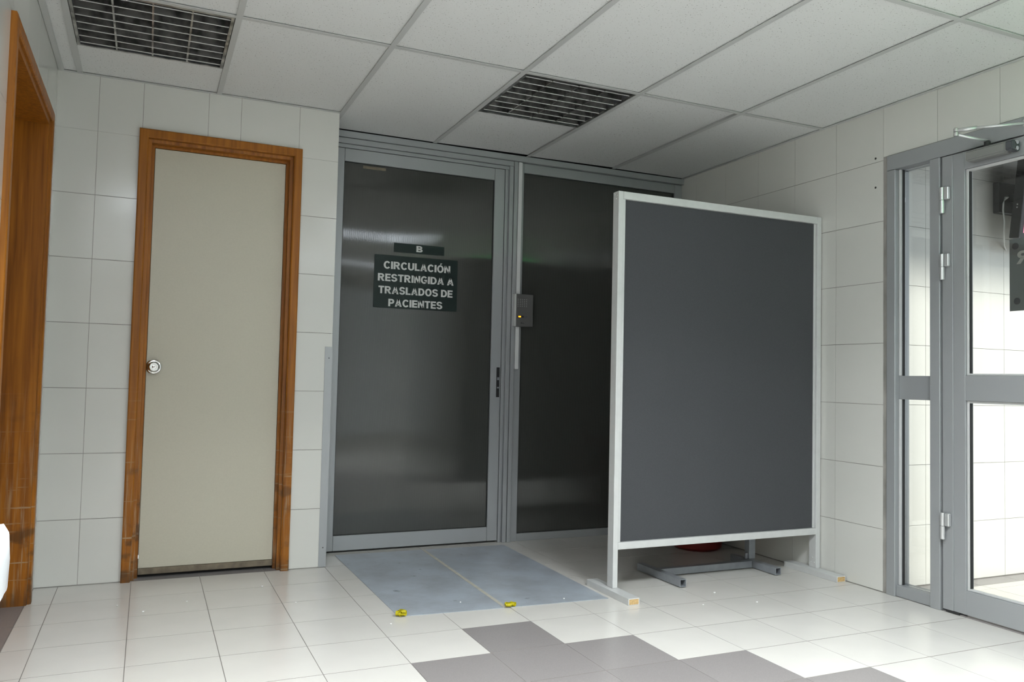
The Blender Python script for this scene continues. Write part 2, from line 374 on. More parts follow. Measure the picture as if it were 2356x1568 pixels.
for a, b in zip(top_x, top_x[1:]):
    over = a > 0.3 and b < 1.1
    x0 = a+(G2/2 if a else 0); x1 = b-(G2/2 if b < 1.29 else 0)
    wtile(wb, x0, x1, (dzt+0.002) if over else 2.1+G2/2, H+0.01)
box('wall_return', 'wall_tile', 1.290, 1.298, 0.0081, D+0.02, 0, H+0.01, wb)

# ---- left wall (faces +X): local x runs to +Y, local y runs into the wall
wl = empty('wall_left', (0, 0, 0), PI/2); tag(wl, 'white tiled left wall with the brown wooden doorway', 'wall', kind='structure')
lx0, lx1, lzt = -1.300, -0.262, 2.056
boxes('wall_core', 'grout', [(-7.5, lx0, 0.0012, 0.31, 0, H+0.3), (lx1, 0.3, 0.0012, 0.31, 0, H+0.3), (lx0, lx1, 0.0012, 0.31, lzt, H+0.3)], wl)
hl = [-0.68-0.3*i for i in range(-2, 12)]
for z0, z1 in cuts(0.004, H+0.01, zl, G2+0.0008):
    for x0, x1 in cuts(-3.6, 0.0, hl, G2):
        pcs = [(x0, x1)]
        if z0 < lzt:
            if x1 <= lx0 or x0 >= lx1: pcs = [(x0, x1)]
            else: pcs = [p for p in ((x0, lx0), (lx1, x1)) if p[1]-p[0] > 0.01]
        zz0 = z0
        if z0 < lzt < z1:
            for p in pcs: box('wall_tile', 'wall_tile', p[0], p[1], 0, 0.008, z0, z1, wl)
            continue
        for p in pcs: box('wall_tile', 'wall_tile', p[0], p[1], 0, 0.008, zz0, z1, wl)
box('wall_facing', 'wall_tile', -7.5, -3.602, 0, 0.008, 0, H+0.01, wl)

# ---- right wall (faces -X): local x runs to -Y from the recess, local y runs into the wall
OX0, OX1, OZT = 1.386, 2.64, 2.115      # entrance opening in local x = -Y
wr = empty('wall_right', (W, 0, 0), -PI/2); tag(wr, 'white tiled right wall beside the glazed entrance', 'wall', kind='structure')
boxes('wall_core', 'grout', [(-0.6, OX0, 0.0012, 0.14, 0, H+0.3), (OX0, OX1, 0.0012, 0.14, OZT, H+0.3), (OX1, 7.5, 0.0012, 0.14, 0, H+0.3)], wr)
vl = [1.360+0.3*i for i in range(-6, 12)]
for z0, z1 in cuts(0.004, H+0.01, zl, G2+0.0008):
    for x0, x1 in cuts(-D-0.02, 3.76, vl, G2):
        zz0 = z0
        if x1 <= OX0 or x0 >= OX1: segs = [(x0, x1)]
        elif z0 >= 2.1-1e-3: segs = [(x0, x1)]; zz0 = max(z0, OZT+0.002)
        else: segs = [s for s in ((x0, min(x1, OX0-0.026)), (max(x0, OX1+0.003), x1)) if s[1]-s[0] > 0.012]
        for a, b in segs: box('wall_tile', 'wall_tile', a, b, 0, 0.008, zz0, z1, wr)
boxes('wall_facing', 'wall_tile', [(3.762, 7.5, 0, 0.008, 0, H+0.01)], wr)
for z in (2.121, 1.975):
    lathe('plug_hole', 'black', [(0, 0), (0.0055, 0), (0.0055, 0.002), (0, 0.002)], wr, (1.313, 0.001, z), (PI/2, 0, 0), 10)

# ---- rear wall behind the camera and roof slab
RX0, RX1, RZ0, RZ1 = 1.87, 3.55, 0.12, 2.25
wrear = boxes('wall_rear', 'render', [(-0.3, RX0, -7.6, -7.5, 0, H+0.3), (RX1, W+0.14, -7.6, -7.5, 0, H+0.3), (RX0, RX1, -7.6, -7.5, 0, RZ0), (RX0, RX1, -7.6, -7.5, RZ1, H+0.3)])
tag(wrear, 'plain plastered wall around the glazing behind the camera', 'wall', kind='structure')
rear_w = empty('window_3', (RX0, -7.5, 0)); tag(rear_w, 'wide grey framed glazing in the wall behind the camera', 'window', kind='structure')
for i in range(3): box('frame_bar', 'alu', 0.815*i, 0.815*i+0.05, -0.08, -0.03, RZ0+0.05, RZ1-0.05, rear_w)
for z in (RZ0, RZ1-0.05): box('frame_bar', 'alu', 0, RX1-RX0, -0.08, -0.03, z, z+0.05, rear_w)
for i in range(2): box('pane', 'glass', 0.815*i+0.05, 0.815*i+0.815, -0.058, -0.054, RZ0+0.05, RZ1-0.05, rear_w)
ev = boxes('ceiling_sun_blocker', 'render', [(-0.5, W+0.14, -10.6, -7.6, 2.55, 2.65)]); tag(ev, 'unseen slab added outside the rear glazing to block the sun', 'ceiling', kind='structure')  # slab added out of view so direct sun cannot enter the rear glazing

# ---- ceiling: grid of tees with lay-in panels
ceil = boxes('ceiling', 'dark_room', [(-0.35, W+0.14, -7.6, D+0.4, H+0.22, H+0.30)])
tag(ceil, 'suspended ceiling of speckled white panels in a white metal grid', 'ceiling', kind='structure')
GX = [0.0893+0.61*i for i in range(0, 6)]; GXN = [0.0]+GX+[W]
GYL = [-0.97-1.22*i for i in range(0, 4)]
TW = 0.024; PT = 0.012
FIX = [(0, -0.97, -0.36), (3, -0.97, -0.36), (0, -3.41, -2.80), (3, -3.41, -2.80)]    # (grid column, near edge, far edge)
FIX2 = [(0, -5.85, -5.24), (3, -5.85, -5.24)]
ye = lambda x: 0.0 if x < 1.30 else D
k = 0
for ci, (x0, x1) in enumerate(zip(GXN, GXN[1:])):
    yedges = [ye((x0+x1)/2)] + GYL
    col = ci-1
    for a, b in zip(yedges[1:], yedges):
        ya, yb = a, b
        f = [q for q in FIX if q[0] == col and q[1] >= a-0.01 and q[2] <= b+0.01]
        spans = [(a, b)]
        if f:
            spans = []
            if f[0][1]-a > 0.03: spans.append((a, f[0][1]))
            if b-f[0][2] > 0.03: spans.append((f[0][2], b))
        for sa, sb in spans:
            t = box('ceiling_panel', 'ceiling_tile', x0+0.004, x1-0.004, sa+0.004, sb-0.004, H+0.005, H+PT+0.004, ceil, bevel=0.001)
            # panels do not lie dead flat in the grid
            if (ci, round(b, 2)) in ((4, 0.29), (5, 0.29)): t.rotation_euler = (-0.004, -0.010, 0); t.location.z += 0.004
box('ceiling_field', 'ceiling_tile', 0, W, -7.5, -4.632, H+0.0015, H+PT, ceil)
for x in GX:
    e = ye(x); lo = -4.63
    boxes('tee', 'tee', [(x-TW/2, x+TW/2, lo, e, H-0.0015, H+0.001), (x-0.001, x+0.001, lo, e, H+0.001, H+0.03)], ceil)
for y in GYL:
    for a, b in zip(GXN, GXN[1:]):
        a2 = a+TW/2 if a > 0 else a; b2 = b-TW/2 if b < W else b
        boxes('tee', 'tee', [(a2, b2, y-TW/2, y+TW/2, H-0.0013, H+0.001), (a2, b2, y-0.001, y+0.001, H+0.001, H+0.03)], ceil)
for c, ya, yb in FIX[2:]:
    box('tee', 'tee', GX[c]+TW/2, GX[c+1]-TW/2, yb-TW/2, yb+TW/2, H-0.0013, H+0.001, ceil)
box('wall_angle', 'tee', 0.001, 0.024, -4.63, 0.0, H-0.0016, H+0.001, ceil)
box('wall_angle', 'tee', 0.024, 1.31, -0.016, -0.001, H-0.0016, H+0.001, ceil)
box('wall_angle', 'tee', W-0.018, W-0.001, -4.63, D, H-0.0016, H+0.001, ceil)

# ---- left doorway: deep brown lining and casing
d1 = empty('door_1', (0, 0, 0), PI/2); tag(d1, 'brown varnished doorway with scuffed jambs in the left wall', 'door', kind='structure')
prof = [(0, 0.001), (0, -0.016), (0.006, -0.019), (0.040, -0.019), (0.046, -0.014), (0.046, -0.006), (0.064, -0.004), (0.064, 0.30), (0.036, 0.30), (0.036, 0.001)]
mitred('casing', 'wood', prof, -1.338, -0.226, 2.092, d1)
box('door_leaf', 'wood', -1.276, -0.288, 0.262, 0.300, 0.006, 2.030, d1, bevel=0.002)

# ---- cream door with wooden surround
d2 = empty('door_2', (0, 0, 0), 0); tag(d2, 'cream flush door in an orange-brown wooden frame', 'door', kind='structure')
prof = [(0, 0.001), (0, -0.017), (0.005, -0.020), (0.036, -0.020), (0.041, -0.016), (0.041, 0.012), (0.056, 0.014), (0.056, 0.052), (0.070, 0.052), (0.070, 0.13), (0.034, 0.13), (0.034, 0.001)]
mitred('casing', 'wood', prof, 0.350, 1.112, 2.140, d2)
box('door_leaf', 'cream', 0.4215, 1.0405, 0.056, 0.094, 0.046, 2.068, d2, bevel=0.0015)
sw = box('door_sweep', 'sweep', 0.4215, 1.0405, 0.050, 0.094, 0.016, 0.0455, d2, bevel=0.002); sw['label'] = 'worn dark strip along the foot of the door'
kb = lathe('knob', 'chrome', [(0, 0), (0.036, 0), (0.036, 0.004), (0.031, 0.010), (0.015, 0.013), (0.0125, 0.022), (0.018, 0.030), (0.0255, 0.036), (0.0265, 0.046), (0.024, 0.055), (0.019, 0.059), (0.013, 0.059), (0.0125, 0.056), (0, 0.056)], d2, (0.455, 0.056, 1.005), (PI/2, 0, 0), 40)
kb['label'] = 'round chrome door knob'
lathe('key_cylinder', 'chrome', [(0, 0), (0.0075, 0), (0.0075, 0.005), (0.0035, 0.006), (0, 0.004)], kb, (0, 0, 0.055), (0, 0, 0), 20)

# ---- aluminium partition: frame, sliding door, fixed light
def bars(parent, name, mat, lst, bevel=0.0015):
    return [box(name, mat, *b, parent, bevel=bevel) for b in lst]
tr1 = empty('trim_1', (0, D, 0)); tag(tr1, 'grey aluminium head and posts around the fluted door', 'door frame', kind='structure')
box('header', 'alu', 1.30, W, -0.012, 0.06, 2.322, H-0.003, tr1, bevel=0.0015)
box('head_channel', 'alu', 1.30, 2.438, -0.002, 0.05, 2.290, 2.3205, tr1, bevel=0.0015)
box('head_stop', 'alu', 1.30, 2.414, 0.010, 0.05, 2.268, 2.2885, tr1, bevel=0.001)
box('post_stop', 'alu', 2.386, 2.400, 0.008, 0.05, 0, 2.267, tr1, bevel=0.001)
box('post_channel', 'alu', 2.4015, 2.409, 0.014, 0.05, 0, 2.289, tr1)
box('post_channel', 'alu', 2.4105, 2.4365, -0.002, 0.05, 0, 2.289, tr1, bevel=0.002)
box('post', 'alu', 2.4395, 2.4640, -0.006, 0.06, 0, 2.3205, tr1, bevel=0.0015)
box('post', 'alu', 1.30, 1.324, 0.0, 0.06, 0, 2.267, tr1, bevel=0.0015)
d3 = empty('door_3', (0, D, 0)); tag(d3, 'smoked fluted sliding door in a grey aluminium frame', 'door', kind='structure')
box('stile', 'alu', 1.326, 1.397, 0.014, 0.045, 0.012, 2.266, d3, bevel=0.002)
box('stile', 'alu', 2.318, 2.384, 0.014, 0.045, 0.012, 2.266, d3, bevel=0.002)
box('rail', 'alu', 1.3975, 2.3175, 0.015, 0.045, 2.193, 2.266, d3, bevel=0.002)
box('rail', 'alu', 1.3975, 2.3175, 0.015, 0.045, 0.012, 0.095, d3, bevel=0.002)
pp = box('fluted_panel', 'poly', 1.396, 2.320, 0.029, 0.035, 0.093, 2.196, d3); pp['label'] = 'smoked grey fluted plastic sheet'
for b in ((1.3975, 1.4005, 0.023, 0.0285, 0.095, 2.193), (2.3145, 2.3175, 0.023, 0.0285, 0.095, 2.193), (1.4005, 2.3145, 0.023, 0.0285, 0.095, 0.098), (1.4005, 2.3145, 0.023, 0.0285, 2.190, 2.193)):
    box('gasket', 'rubber', *b, d3)
lk = box('lock_plate', 'black', 2.357, 2.377, 0.011, 0.0145, 0.872, 1.052, d3, bevel=0.001); lk['label'] = 'black lock plate'
box('bolt', 'steel', 2.361, 2.373, 0.0095, 0.0108, 0.975, 0.992, lk).location -= Vector(lk.location)
box('bolt', 'steel', 2.361, 2.373, 0.0095, 0.0108, 0.925, 0.934, lk).location -= Vector(lk.location)
st = box('old_sticker', 'sweep', 1.506, 1.640, 0.0275, 0.0288, 2.166, 2.182, d3); st['label'] = 'faint brown strip of tape at the top of the sheet'
w1 = empty('window_1', (0, D, 0)); tag(w1, 'fixed smoked fluted panel between the door post and right wall', 'window', kind='structure')
box('stile', 'alu', 2.4650, 2.513, 0.012, 0.05, 0.0, 2.3205, w1, bevel=0.0015)
box('stile', 'alu', 3.637, W-0.001, 0.012, 0.05, 0.0, 2.3205, w1, bevel=0.0015)
box('rail', 'alu', 2.5135, 3.6365, 0.013, 0.05, 2.262, 2.3205, w1, bevel=0.0015)
box('rail', 'alu', 2.5135, 3.6365, 0.013, 0.05, 0.0, 0.045, w1, bevel=0.0015)
box('fluted_panel', 'poly', 2.511, 3.639, 0.029, 0.035, 0.043, 2.264, w1)
for b in ((2.5135, 2.5165, 0.023, 0.0285, 0.045, 2.262), (3.6335, 3.6365, 0.023, 0.0285, 0.045, 2.262), (2.5165, 3.6335, 0.023, 0.0285, 2.259, 2.262), (2.5165, 3.6335, 0.023, 0.0285, 0.045, 0.048)):
    box('gasket', 'rubber', *b, w1)
wbk = boxes('wall_corridor', 'dark_room', [(-0.3, W+0.14, D+0.30, D+0.36, 0, H+0.25), (-0.36, -0.30, 0.0, D+0.36, 0, H+0.25)]); tag(wbk, 'dim wall hidden behind the fluted partition', 'wall', kind='structure')
# metal corner guard on the wall end
cg = boxes('trim_2', 'alu', [(1.262, 1.3005, -0.003, -0.0005, 0.002, 1.130), (1.2985, 1.3005, -0.0005, 0.05, 0.002, 1.130)])
tag(cg, 'grey metal corner guard on the wall end beside the fluted door', 'corner guard', kind='structure')
for z in (0.10, 1.072):
    lathe('screw', 'rubber', [(0, 0), (0.003, 0), (0.002, 0.0012), (0, 0.0012)], cg, (1.283, -0.003, z), (PI/2, 0, 0), 8)

# ---- glazed entrance in the right wall (local x = -(Y+1.386), local y into the wall)
tr3 = empty('trim_3', (W, -1.386, 0), -PI/2); tag(tr3, 'grey aluminium head over the glazed entrance', 'door frame', kind='structure')
box('head', 'alu', 0.0, 1.252, -0.008, 0.09, 2.040, 2.113, tr3, bevel=0.0015)
box('jamb', 'alu', 1.20, 1.252, -0.008, 0.09, 0.0, 2.0385, tr3, bevel=0.0015)
w2 = empty('window_2', (W, -1.386, 0), -PI/2); tag(w2, 'narrow clear sidelight beside the glass entrance door', 'window', kind='structure')
box('jamb', 'alu', 0.0, 0.048, -0.008, 0.09, 0.0, 2.0385, w2, bevel=0.0015)
box('mullion', 'alu', 0.240, 0.291, -0.010, 0.09, 0.0, 2.0385, w2, bevel=0.0015)
box('rail', 'alu', 0.0485, 0.2395, 0.004, 0.085, 0.0, 0.052, w2, bevel=0.0015)
box('rail', 'alu', 0.0485, 0.2395, 0.022, 0.07, 0.930, 1.042, w2, bevel=0.0015)
for z0, z1 in ((0.0525, 0.9295), (1.0425, 2.0385)):
    box('bead', 'alu_light', 0.0485, 0.058, 0.018, 0.046, z0, z1, w2, bevel=0.001)
    box('bead', 'alu_light', 0.230, 0.2395, 0.018, 0.046, z0, z1, w2, bevel=0.001)
    box('gasket', 'rubber', 0.0582, 0.0602, 0.030, 0.0465, z0, z1, w2)
    box('pane', 'glass', 0.056, 0.232, 0.047, 0.052, z0, z1, w2)
d4 = empty('door_4', (W, -1.386, 0), -PI/2); tag(d4, 'glass entrance door in a grey aluminium frame with three hinges', 'door', kind='structure')
LX0, LX1 = 0.300, 1.196
box('stile', 'alu', LX0, 0.352, -0.004, 0.05, 0.012, 2.036, d4, bevel=0.001)
box('stile', 'alu', 0.3525, 0.410, -0.002, 0.05, 0.012, 2.036, d4, bevel=0.001)
box('stile', 'alu', 1.094, LX1, -0.004, 0.05, 0.012, 2.036, d4, bevel=0.001)
box('rail', 'alu', 0.4105, 1.0935, -0.002, 0.05, 1.958, 2.036, d4, bevel=0.001)
box('rail', 'alu', 0.4105, 1.0935, -0.001, 0.05, 0.935, 1.045, d4, bevel=0.001)
box('rail', 'alu', 0.4105, 1.0935, -0.002, 0.05, 0.012, 0.115, d4, bevel=0.001)
for z0, z1 in ((0.1155, 0.9345), (1.0455, 1.9575)):
    box('bead', 'alu_light', 0.4105, 0.421, 0.008, 0.026, z0, z1, d4, bevel=0.001)
    box('bead', 'alu_light', 1.083, 1.0935, 0.008, 0.026, z0, z1, d4, bevel=0.001)
    box('bead', 'alu_light', 0.4212, 1.0828, 0.008, 0.026, z1-0.010, z1, d4, bevel=0.001)
    box('bead', 'alu_light', 0.4212, 1.0828, 0.008, 0.026, z0, z0+0.008, d4, bevel=0.001)
    box('gasket', 'rubber', 0.4212, 0.4242, 0.012, 0.027, z0+0.009, z1-0.011, d4)
    box('pane', 'glass', 0.415, 1.09, 0.028, 0.033, z0, z1, d4)
for zc in (1.835, 1.533, 0.377):
    h = lathe('hinge', 'hinge', [(0, -0.058), (0.0105, -0.058), (0.0105, -0.001), (0.008, 0.0), (0.0105, 0.001), (0.0105, 0.058), (0, 0.058)], d4, (0.310, -0.018, zc), (0, 0, 0), 16)
    box('hinge_leaf', 'hinge', 0.012, 0.034, -0.006, 0.012, 0.001, 0.058, h, bevel=0.003)
pv = box('floor_pivot', 'rubber', 0.315, 0.380, -0.004, 0.05, 0.001, 0.0115, d4); pv['label'] = 'black floor pivot'
# overhead closer
prc = [(-0.004, 1.974), (-0.050, 1.974), (-0.056, 1.980), (-0.056, 2.016), (-0.050, 2.022), (-0.004, 2.022)]
M['closer'] = plain('grey_closer_paint', (0.24, 0.245, 0.235), 0.45, metal=0.2)
cl = prism_x('door_closer', 'closer', prc, 0.452, 0.632, d4, bevel=0.005); cl['label'] = 'grey overhead door closer with folding arm'
prism_x('end_cap', 'sign_dark', [(y*0.97, 1.998+(z-1.998)*0.92) for y, z in prc], 0.6325, 0.662, cl, bevel=0.004)
for z in (1.985, 2.010): lathe('adjusting_screw', 'chrome', [(0, 0), (0.009, 0), (0.009, 0.006), (0, 0.007)], cl, (0.662, -0.028, z), (0, PI/2, 0), 14)
lathe('spindle', 'rubber', [(0, 0), (0.013, 0), (0.013, 0.022), (0.009, 0.026), (0, 0.026)], cl, (0.540, -0.034, 2.020), (0, 0, 0), 16)
EL = (0.510, -0.188, 2.068)
tube('closer_arm', 'hinge', [(0.540, -0.034, 2.046), (0.533, -0.075, 2.048), (EL[0], EL[1]+0.008, EL[2]-0.008)], 0.0062, cl)
lathe('elbow', 'chrome', [(0, -0.016), (0.010, -0.016), (0.010, 0.0), (0.008, 0.001), (0.010, 0.002), (0.010, 0.016), (0.006, 0.020), (0, 0.020)], cl, EL, (0, 0, 0), 16)
tube('closer_rod', 'hinge', [(EL[0], EL[1], EL[2]+0.008), (0.576, -0.150, 2.076)], 0.0085, cl)
tube('closer_rod', 'hinge', [(0.572, -0.153, 2.076), (0.700, -0.022, 2.080)], 0.0058, cl)
box('shoe', 'hinge', 0.69, 0.73, -0.030, -0.0085, 2.066, 2.096, cl, bevel=0.003)

# ---- the covered porch beyond the entrance
pf = boxes('floor_porch', 'floor_grout', [(W+0.12, 7.2, -8.5, -1.2, -0.10, -0.0007)]); tag(pf, 'pale tiled floor of the porch beyond the glass door', 'floor', kind='structure')
for y0, y1 in cuts(-2.9, -1.435, yl, GJ):
    for x0, x1 in cuts(W+0.121, 5.9, xl+[FX+FS*i for i in range(30, 40)], GJ): box('floor_tile', 'floor_tile', x0, x1, y0, y1, -0.010, 0.0, pf)
for x0, x1 in cuts(W+0.141, 5.9, xl, GJ): box('border_tile', 'floor_dark', x0, x1, -1.432, -1.332, -0.010, 0.0, pf)
boxes('paving', 'paving', [(W+0.141, 7.2, -8.5, -2.902, -0.02, 0.0), (5.902, 7.2, -2.902, -1.33, -0.02, 0.0)], pf)
wp = boxes('wall_porch', 'grout', [(W+0.14, 7.2, -1.327, -1.18, 0, 2.9)]); tag(wp, 'white tiled porch wall seen through the entrance glass', 'wall', kind='structure')
for z0, z1 in cuts(0.004, 2.7, [0.3*i for i in range(1, 10)], G2):
    for x0, x1 in cuts(W+0.141, 5.9, [4.627+0.3*i for i in range(-4, 6)], G2):
        box('wall_tile', 'wall_tile', x0, x1, -1.33, -1.322, z0, z1, wp)
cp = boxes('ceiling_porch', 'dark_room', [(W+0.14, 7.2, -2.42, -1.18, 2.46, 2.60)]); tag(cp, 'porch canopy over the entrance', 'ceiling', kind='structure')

# ================================================================== THINGS
# ---- lay-in luminaires
def troffer(lit, label, grp):
    """0.6 m module; origin at ceiling level, centre"""
    r = empty('ceiling_light'); tag(r, label, 'ceiling light', grp)
    a = 0.2905
    boxes('housing', 'troffer', [(-a, a, -a, a, 0.10, 0.105), (-a, -a+0.003, -a, a, 0.0, 0.10), (a-0.003, a, -a, a, 0.0, 0.10), (-a, a, -a, -a+0.003, 0.0, 0.10), (-a, a, a-0.003, a, 0.0, 0.10)], r)
    for s in ((-a, -a+0.012, -a, a), (a-0.012, a, -a, a), (-a+0.0125, a-0.0125, -a, -a+0.012), (-a+0.0125, a-0.0125, a-0.012, a)):
        box('rim', 'tee' if lit else 'louver', *s, -0.001, 0.003, r)
    if lit:
        box('diffuser', 'lamp_on', -a+0.014, a-0.014, -a+0.014, a-0.014, 0.006, 0.010, r)
        l = bpy.data.lights.new('lamp_light', 'AREA'); l.shape = 'SQUARE'; l.size = 0.54; l.energy = LAMP_W; l.spread = math.radians(SPREAD); l.color = (0.95, 0.98, 1.0)
        lo = bpy.data.objects.new('lamp_light', l); COL.objects.link(lo); lo.parent = r; lo.location = (0, 0, -0.002)
        return r
    for i in range(3):
        x = -0.14+0.14*i
        o = prism_x('divider', 'louver', [(-0.0035, 0.002), (0.0035, 0.002), (0.0015, 0.048), (-0.0015, 0.048)], -a+0.013, a-0.013, r); o.rotation_euler = (0, 0, PI/2); o.location = (x, 0, 0)
    n = 8
    for i in range(n):
        y = -a + 2*a*(i+0.5)/n
        sl = box('slat', 'louver', -a+0.013, a-0.013, y-0.0008, y+0.0008, 0.0042, 0.046, r)
        e = box('slat_edge', 'louver_edge', -a+0.013, a-0.013, y-0.0012, y+0.0012, 0.001, 0.004, sl); e.location -= Vector(sl.location)
    for x in (-0.21, -0.07, 0.07, 0.21):
        o = lathe('lamp_tube', 'tube', [(0, -0.27), (0.008, -0.27), (0.008, 0.27), (0, 0.27)], r, (x, 0, 0.075), (PI/2, 0, 0), 12)
    return r
LL = ['unlit louvred ceiling light above the left doorway', 'unlit louvred ceiling light in front of the fluted partition',
      'lit ceiling light over the left side behind the view', 'lit ceiling light over the middle of the room behind the view',
      'lit ceiling light on the left toward the rear wall', 'lit ceiling light on the right toward the rear wall']
for i, (c, ya, yb) in enumerate(FIX+FIX2):
    t = troffer(i >= 2, LL[i], 'lay-in ceiling lights')
    t.location = (GX[c]+0.305, (ya+yb)/2, H-(0.02 if i >= 4 else 0.0))
    t.location.z = H if i < 4 else H-0.012

# ---- signs on the sliding door
TH, TV_ = 0.235, 0.200         # stem and bar weight for a cap height of 1
def ring(cx, cy, rx, ry, a0, a1, n=14, tx=TH, ty=TV_):
    out = []
    for i in range(n):
        a, b = math.radians(a0+(a1-a0)*i/n), math.radians(a0+(a1-a0)*(i+1)/n)
        p = lambda t, k: (cx+(rx-k*tx)*math.cos(t), cy+(ry-k*ty)*math.sin(t))
        out.append([p(a, 0), p(b, 0), p(b, 1), p(a, 1)])
    return out
def rc(x0, x1, y0, y1): return [[(x0, y0), (x1, y0), (x1, y1), (x0, y1)]]
def bowl(x0, x1, y0, y1):
    ry = (y1-y0)/2; xm = x1-min(ry*1.05, x1-x0-0.02)
    return rc(x0, xm, y1-TV_, y1)+rc(x0, xm, y0, y0+TV_)+ring(xm, (y0+y1)/2, x1-xm, ry, -90, 90, 14, min(TH, x1-xm-0.02))
def glyph(c):
    t, v = TH, TV_
    if c == 'I': return 0.25, rc(0, 0.25, 0, 1)
    if c == 'L': return 0.62, rc(0, t, 0, 1)+rc(t, 0.62, 0, v)
    if c == 'T': return 0.72, rc(0, 0.72, 1-v, 1)+rc(0.36-t/2, 0.36+t/2, 0, 1-v)
    if c == 'E': return 0.66, rc(0, t, 0, 1)+rc(t, 0.66, 0, v)+rc(t, 0.66, 1-v, 1)+rc(t, 0.62, 0.5-v/2, 0.5+v/2)
    if c == 'A': return 0.86, [[(0, 0), (0.25, 0), (0.55, 1), (0.31, 1)], [(0.86, 0), (0.61, 0), (0.31, 1), (0.55, 1)]]+rc(0.2, 0.66, 0.19, 0.36)
    if c == 'N': return 0.78, rc(0, t-0.01, 0, 1)+rc(0.79-t, 0.78, 0, 1)+[[(0, 1), (0.24, 1), (0.78, 0), (0.54, 0)]]
    if c == 'U': return 0.78, rc(0, t, 0.36, 1)+rc(0.78-t, 0.78, 0.36, 1)+ring(0.39, 0.36, 0.39, 0.375, 180, 360)
    if c == 'C': return 0.82, ring(0.43, 0.5, 0.43, 0.52, 38, 322, 26)
    if c == 'G': return 0.84, ring(0.43, 0.5, 0.43, 0.52, 40, 330, 26)+rc(0.45, 0.82, 0.36, 0.54)+rc(0.60, 0.82, 0.12, 0.40)
    if c in 'OÓ': return 0.86, ring(0.43, 0.5, 0.43, 0.52, 0, 360, 32)+([[(0.36, 1.08), (0.50, 1.08), (0.68, 1.27), (0.43, 1.27)]] if c == 'Ó' else [])
    if c == 'D': return 0.80, rc(0, t, 0, 1)+rc(t, 0.36, 1-v, 1)+rc(t, 0.36, 0, v)+ring(0.36, 0.5, 0.44, 0.5, -90, 90, 16)
    if c == 'P': return 0.74, rc(0, t, 0, 1)+bowl(t, 0.74, 0.34, 1)
    if c == 'R': return 0.82, rc(0, t, 0, 1)+bowl(t, 0.76, 0.40, 1)+[[(0.30, 0.42), (0.54, 0.46), (0.82, 0), (0.55, 0)]]
    if c == 'B': return 0.78, rc(0, t, 0, 1)+bowl(t, 0.73, 0.45, 1)+bowl(t, 0.78, 0, 0.55)
    if c == 'S': return 0.76, ring(0.38, 0.71, 0.37, 0.31, 12, 262, 18)+ring(0.38, 0.29, 0.38, 0.31, 82, -168, 18)+[[(0.30, 0.61), (0.36, 0.40), (0.46, 0.40), (0.41, 0.61)]]
    return 0.26, []
def lettering(parent, txt, x0, x1, z0, z1, y, mat='letter', mirror=False):
    """x0..x1 is the ink width, z0..z1 base line to cap height"""
    polys = []; x = 0.0
    for i, c in enumerate(txt):
        w_, g = glyph(c); polys += [[(x+px, py) for px, py in q] for q in g]; x += w_+(0.075 if i < len(txt)-1 else 0)
    bm = bmesh.new(); sx = (x1-x0)/x; sz = z1-z0
    for q in polys:
        pts = [((x1-px*sx) if mirror else (x0+px*sx), z0+pz*sz) for px, pz in q]
        f = bm.faces.new([bm.verts.new((px, y, pz)) for px, pz in pts])
        if f.normal.y > 0 or f.calc_center_median() is None: f.normal_flip()
    bm.normal_update()
    for f in bm.faces:
        if f.normal.y > 0: f.normal_flip()
    return link('lettering', mesh_of(bm, 'lettering'), mat, parent)
s1 = empty('letter_sign', (1.853, D+0.0235, 1.703)); tag(s1, 'small dark green sign reading B above the larger sign', 'sign', 'signs on the fluted door')
box('plate', 'sign', -0.153, 0.153, 0, 0.003, 0, 0.053, s1)
lettering(s1, 'B', -0.019, 0.019, 0.009, 0.045, -0.0006)
s2 = empty('notice_sign', (1.840, D+0.0235, 1.376)); tag(s2, 'large dark green sign reading CIRCULACIÓN RESTRINGIDA A TRASLADOS DE PACIENTES', 'sign', 'signs on the fluted door')
box('plate', 'sign', -0.253, 0.253, 0, 0.003, 0, 0.305, s2)
def tx(px): return -0.253 + 0.506*(px-175)/(1700-175)
lettering(s2, 'CIRCULACIÓN', tx(340), tx(1560), 0.226, 0.269, -0.0006)
lettering(s2, 'RESTRINGIDA A', tx(243), tx(1630), 0.154, 0.197, -0.0006)
lettering(s2, 'TRASLADOS DE', tx(258), tx(1615), 0.082, 0.125, -0.0006)
lettering(s2, 'PACIENTES', tx(440), tx(1428), 0.010, 0.053, -0.0006)

# ---- cable trunking and intercom on the post
tk = boxes('cable_trunking', 'trunk', [(2.4665, 2.4900, D-0.010, D+0.011, 1.045, 2.318)]); tag(tk, 'thin pale cable trunking running down to the intercom on the post', 'cable trunking')
ic = empty('intercom', (2.508, D-0.036, 1.303)); tag(ic, 'grey door intercom with an amber light beside the fluted door', 'intercom')
M['intercom'] = plain('dark_grey_plate', (0.13, 0.13, 0.128), 0.4, metal=0.3)
box('body', 'intercom', -0.052, 0.063, 0, 0.0315, 0, 0.199, ic, bevel=0.003, seg=2)
for a in (-0.0635, -0.0575): box('chrome_strip', 'alu_light', a, a+0.0048, -0.002, 0.0315, 0.0, 0.199, ic, bevel=0.0015)
for i in range(5):
    for j in range(5):
        lathe('speaker_hole', 'letter', [(0, 0), (0.0022, 0), (0.0018, 0.0008), (0, 0.0008)], ic, (-0.040+0.0142*i, 0.0, 0.166-0.0106*j), (PI/2, 0, 0), 8)
wn = box('call_window', 'rubber', -0.042, -0.001, -0.0012, 0.0005, 0.054, 0.066, ic)
am = box('call_light', 'amber', -0.0365, -0.0195, -0.0020, -0.0013, 0.0565, 0.0645, wn, bevel=0.0003); am.location -= Vector(wn.location)
